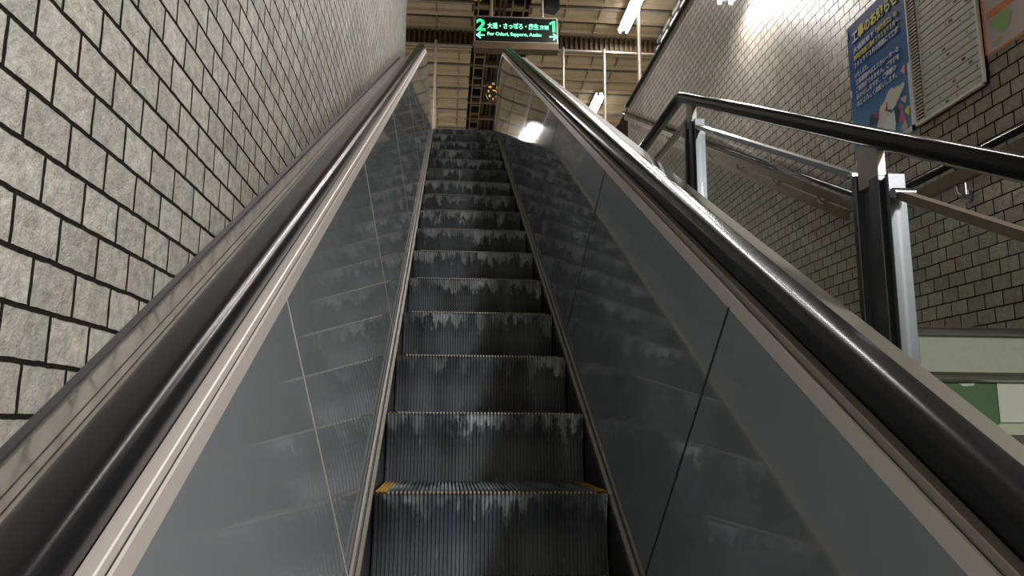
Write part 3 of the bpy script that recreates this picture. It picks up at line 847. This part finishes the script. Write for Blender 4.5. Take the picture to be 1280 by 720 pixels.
# steel rods from the lowered ceiling edge to the upper floor
for (x, y, zt, zb, lab) in ((-0.29, 12.0, HF, 3.42 + Z0, 'thin steel rod left of the sign behind the left handrail top'),
                            (1.84, 12.05, HF, 3.42 + Z0, 'thin steel rod just right of the hanging sign'),
                            (2.54, 12.05, HF, 3.42 + Z0, 'thin steel rod in front of the far ceiling light'),
                            (2.80, 10.75, HN, 4.85 + Z0, 'pale steel rod standing on the parapet top')):
    bm = bmesh.new(); tube(bm, [(0, 0, 0), (0, 0, zt - zb)], 0.021 if x < 2.7 else 0.03, 12)
    bm2 = bmesh.new(); box(bm2, (-0.05, -0.05, 0), (0.05, 0.05, 0.012))
    o = tag(link('steel_rod', bm, M['rod'], smooth=True), lab, 'rod'); o.location = (x, y, zb)
    link('base_plate', bm2, M['rod'], o)

# services in the open slot: cable ladders, pipes, beams
for i, x in enumerate((0.46, 0.98)):
    bm = bmesh.new()
    for dx in (-0.09, 0.09): box(bm, (x + dx - 0.01, 10.8, HF + 0.02), (x + dx + 0.01, 19.5, HF + 0.09))
    y = 10.9
    while y < 19.4: box(bm, (x - 0.09, y, HF + 0.03), (x + 0.09, y + 0.05, HF + 0.06)); y += 0.42
    tag(link('cable_ladder', bm, M['joist']), ['brown cable ladder on the left of the open ceiling slot', 'brown cable ladder on the right of the open ceiling slot'][i], 'cable tray')
for i, (x, z, r) in enumerate(((0.62, 0.24, 0.03), (0.72, 0.26, 0.022), (0.80, 0.34, 0.045))):
    bm = bmesh.new(); tube(bm, [(x, 6.0, HF + z), (x, 19.8, HF + z)], r, 12)
    tag(link('ceiling_pipe', bm, M['duct'], smooth=True), ['left pipe of three in the open ceiling slot', 'thinnest pipe in the middle of the open ceiling slot', 'thickest pipe in the open ceiling slot'][i], 'pipe')
y = 10.6; k = 0
while y < 19:
    bm = bmesh.new(); box(bm, (0.31, y, HF + 0.13 if y > 12 else HN + 0.05), (1.21 if y < 12.1 else 1.25, y + 0.09, HF + 0.20 if y > 12 else HN + 0.13))
    tag(link('cross_beam', bm, M['joist']), 'galvanised beam across the open ceiling slot', 'beam', 'beams across the open ceiling slot'); y += 0.83
bm = bmesh.new(); box(bm, (0, 0, 0), (0.12, 0.12, 0.035))
o = tag(link('junction_box', bm, M['yellowink'], bevel=0.004), 'small yellow box at the left edge of the open ceiling slot', 'box'); o.location = (0.305, 11.0, HN - 0.036)
# dark speaker by the sign
sp_ = empty('ceiling_speaker', (1.47, 10.95, HN - 0.24)); sp_.rotation_euler = (0, 0, 0.3)
tag(sp_, 'black box speaker under the ceiling above the right end of the sign', 'speaker')
bm = bmesh.new(); box(bm, (-0.12, -0.10, 0), (0.12, 0.10, 0.18)); link('cabinet', bm, M['darkbox'], sp_, bevel=0.01)
bm = bmesh.new(); box(bm, (-0.015, -0.015, 0.17), (0.015, 0.015, 0.27)); link('bracket', bm, M['darkbox'], sp_)
bm = bmesh.new(); box(bm, (-0.10, -0.105, 0.02), (0.10, -0.099, 0.16)); link('grille', bm, M['groove'], sp_)

# ================================================================== POSTERS ON THE RIGHT WALL
RW = (math.pi / 2, 0, -math.pi / 2)        # text facing -x, reading towards -y
def wall_item(name, y_left, y_right, z0, label, cat):
    e = empty(name, (2.698, y_left, z0)); tag(e, label, cat); return e
# local frame of every item: x = out of wall is -x, text runs towards -y
p = wall_item('blue_poster', 4.735, 4.07, 1.70 + Z0, 'blue notice poster with yellow and white lettering on the tiled wall', 'poster')
PW, PH = 0.665, 0.98
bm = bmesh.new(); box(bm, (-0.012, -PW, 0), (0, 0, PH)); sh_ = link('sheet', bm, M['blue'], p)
bm = bmesh.new(); box(bm, (-0.0135, -PW, 0), (-0.0121, -PW + 0.03, 0.42)); box(bm, (-0.0135, -PW, 0), (-0.0121, 0, 0.035)); link('white_margin', bm, M['whiteink'], sh_)
def ptext(body, size, y, z, width, mat, par, bold=0.0, dx=-0.014): return text_mesh('lettering', body, size, mat, par, (dx, y, z), RW, width, 0.0006, bold)
ptext('工', 0.082, -0.060, 0.845, 0.075, M['whiteink'], sh_, 0.003)
ptext('事のお知らせ', 0.086, -0.140, 0.850, 0.455, M['yellowink'], sh_, 0.003)
rows = [('大通駅地下', 0.768, 0.255, 'whiteink', -0.07), ('「南改札口」の', 0.768, 0.235, 'yellowink', -0.345),
        ('昇降機取替工事を２０１９年１月～', 0.715, 0.52, 'yellowink', -0.07), ('２０１９年３月の期間にて実施', 0.662, 0.51, 'whiteink', -0.07),
        ('いたします。', 0.590, 0.16, 'whiteink', -0.07), ('工事期間中はエスカレーターの', 0.540, 0.50, 'whiteink', -0.07),
        ('ご利用ができません。ご不便を', 0.490, 0.50, 'whiteink', -0.07), ('おかけしますが、ご理解の', 0.440, 0.46, 'whiteink', -0.07),
        ('ほどよろしくお願いします。', 0.390, 0.46, 'whiteink', -0.07)]
for body, z, w, m_, y in rows: ptext(body, 0.040, y, z, w, M[m_], sh_, 0.0008)
def blob(par, y, z, ry, rz, mat, rot=0.0, dx=-0.0145, seg=18, name='printed_shape', wob=0.12):
    bm = bmesh.new(); vs = []
    for j in range(seg):
        a = 2 * math.pi * j / seg; k = 1 + wob * math.sin(3 * a + y * 40)
        u, v_ = ry * k * math.cos(a), rz * k * math.sin(a)
        vs.append(bm.verts.new((dx, y + u * math.cos(rot) - v_ * math.sin(rot), z + u * math.sin(rot) + v_ * math.cos(rot))))
    f = bm.faces.new(vs); return link(name, bm, mat, par)
_K = [0]
# plain coloured shapes standing in for the printed picture at the foot of the poster
for (y, z, ry, rz, m_, ro) in ((-0.43, 0.27, 0.085, 0.060, 'cream', -0.2), (-0.36, 0.19, 0.075, 0.075, 'cream', 0.3), (-0.30, 0.09, 0.10, 0.065, 'cream', 0.1), (-0.43, 0.12, 0.07, 0.08, 'whiteink', 0.4),
        (-0.53, 0.29, 0.060, 0.040, 'cream', -0.5), (-0.235, 0.225, 0.050, 0.038, 'ink', -0.4), (-0.20, 0.16, 0.045, 0.035, 'cream', 0.2), (-0.495, 0.165, 0.020, 0.050, 'ink', 0.0),
        (-0.345, 0.085, 0.016, 0.034, 'ink', 0.0), (-0.345, 0.085, 0.034, 0.012, 'ink', 0.0), (-0.21, 0.075, 0.030, 0.042, 'ink', 0.3), (-0.06, 0.235, 0.030, 0.032, 'pink', 0.0), (-0.11, 0.17, 0.020, 0.020, 'rose', 0.0),
        (-0.60, 0.40, 0.020, 0.024, 'rose', 0.0), (-0.165, 0.13, 0.018, 0.035, 'red', 0.2), (-0.29, 0.24, 0.020, 0.022, 'red', 0.0), (-0.40, 0.245, 0.010, 0.030, 'red', 0.2), (-0.555, 0.12, 0.026, 0.034, 'pink', 0.0),
        (-0.585, 0.22, 0.030, 0.018, 'lilac', 0.5), (-0.55, 0.19, 0.022, 0.016, 'pink', 0.2), (-0.61, 0.14, 0.022, 0.026, 'yellowink', 0.0), (-0.57, 0.06, 0.030, 0.026, 'lilac', 0.0)):
    blob(sh_, y, z, ry, rz, M[m_], ro, -0.0145 - 0.00012 * _K[0], wob=0.28); _K[0] += 1
bm = bmesh.new()
for (y, z) in ((-0.002, 0.48), (-0.002, 0.90)): box(bm, (-0.0146, y - 0.012, z), (-0.011, y + 0.008, z + 0.05))
link('tape', bm, M['whiteink'], sh_)

# framed board of horizontal strips beside the poster
b_ = wall_item('slatted_board', 4.045, 3.46, 1.70 + Z0, 'pale framed board of horizontal strips with small dark marks, right of the blue poster', 'board')
BWD, BH = 0.585, 1.25
bm = bmesh.new(); box(bm, (-0.016, -BWD, 0), (0, 0, BH)); bk = link('backing', bm, M['ink'], b_)
bm = bmesh.new()
for a, c in ((-0.014, 0.0), (-BWD, -BWD + 0.012)): box(bm, (-0.034, a, 0), (-0.0, c, BH))
box(bm, (-0.034, -BWD, 0), (0, 0, 0.014)); box(bm, (-0.034, -BWD, BH - 0.014), (0, 0, BH))
link('frame', bm, M['trim'], b_, bevel=0.002)
bm = bmesh.new(); z = 0.02
while z < BH - 0.02: box(bm, (-0.030, -0.082, z), (-0.012, -0.014, z + 0.008)); z += 0.021
link('side_grille', bm, M['trim'], b_)
bm = bmesh.new(); box(bm, (-0.026, -0.104, 0.014), (-0.012, -0.088, BH - 0.014)); link('divider', bm, M['lilac'], b_)
z = 0.016; r = random.Random(3)
while z < BH - 0.05:
    bm = bmesh.new(); box(bm, (-0.026, -BWD + 0.012, z), (-0.014, -0.104, z + 0.036)); s_ = link('strip', bm, M['board'], b_, bevel=0.002)
    bm = bmesh.new()
    for _ in range(r.choice((1, 2, 2, 3))):
        y = -r.uniform(0.12, 0.54); w = r.choice((0.008, 0.012, 0.03))
        nn = max(1, int(w / 0.008))
        for q in range(nn): box(bm, (-0.0266, y - 0.006 - q * 0.009, z + 0.012), (-0.0258, y - q * 0.009, z + 0.026))
    link('mark', bm, M['ink'], s_)
    z += 0.0425
# pink-bordered map poster
q_ = wall_item('map_poster', 3.452, 2.80, 1.835 + Z0, 'pale poster with orange border, orange band and green patch on the tiled wall', 'poster')
bm = bmesh.new(); box(bm, (-0.012, -0.62, 0), (0, 0, 0.86)); ms = link('sheet', bm, M['lilac'], q_)
bm = bmesh.new()
for a, c in (((-0.0135, -0.62, 0), (-0.0119, 0, 0.012)), ((-0.0135, -0.012, 0), (-0.0119, 0, 0.86)), ((-0.0135, -0.62, 0.848), (-0.0119, 0, 0.86)),
             ((-0.0135, -0.62, 0), (-0.0119, -0.608, 0.86))): box(bm, a, c)
link('border', bm, M['orange'], ms)
bm = bmesh.new(); box(bm, (-0.0136, -0.55, 0.19), (-0.0119, -0.035, 0.225)); link('printed_band', bm, M['orange'], ms)
blob(ms, -0.13, 0.135, 0.07, 0.05, M['leaf'], 0.3)
bm = bmesh.new(); box(bm, (-0.0136, -0.12, 0.05), (-0.0119, -0.05, 0.06)); box(bm, (-0.0136, -0.10, 0.035), (-0.0119, -0.05, 0.042)); link('printed_lines', bm, M['leaf'], ms)
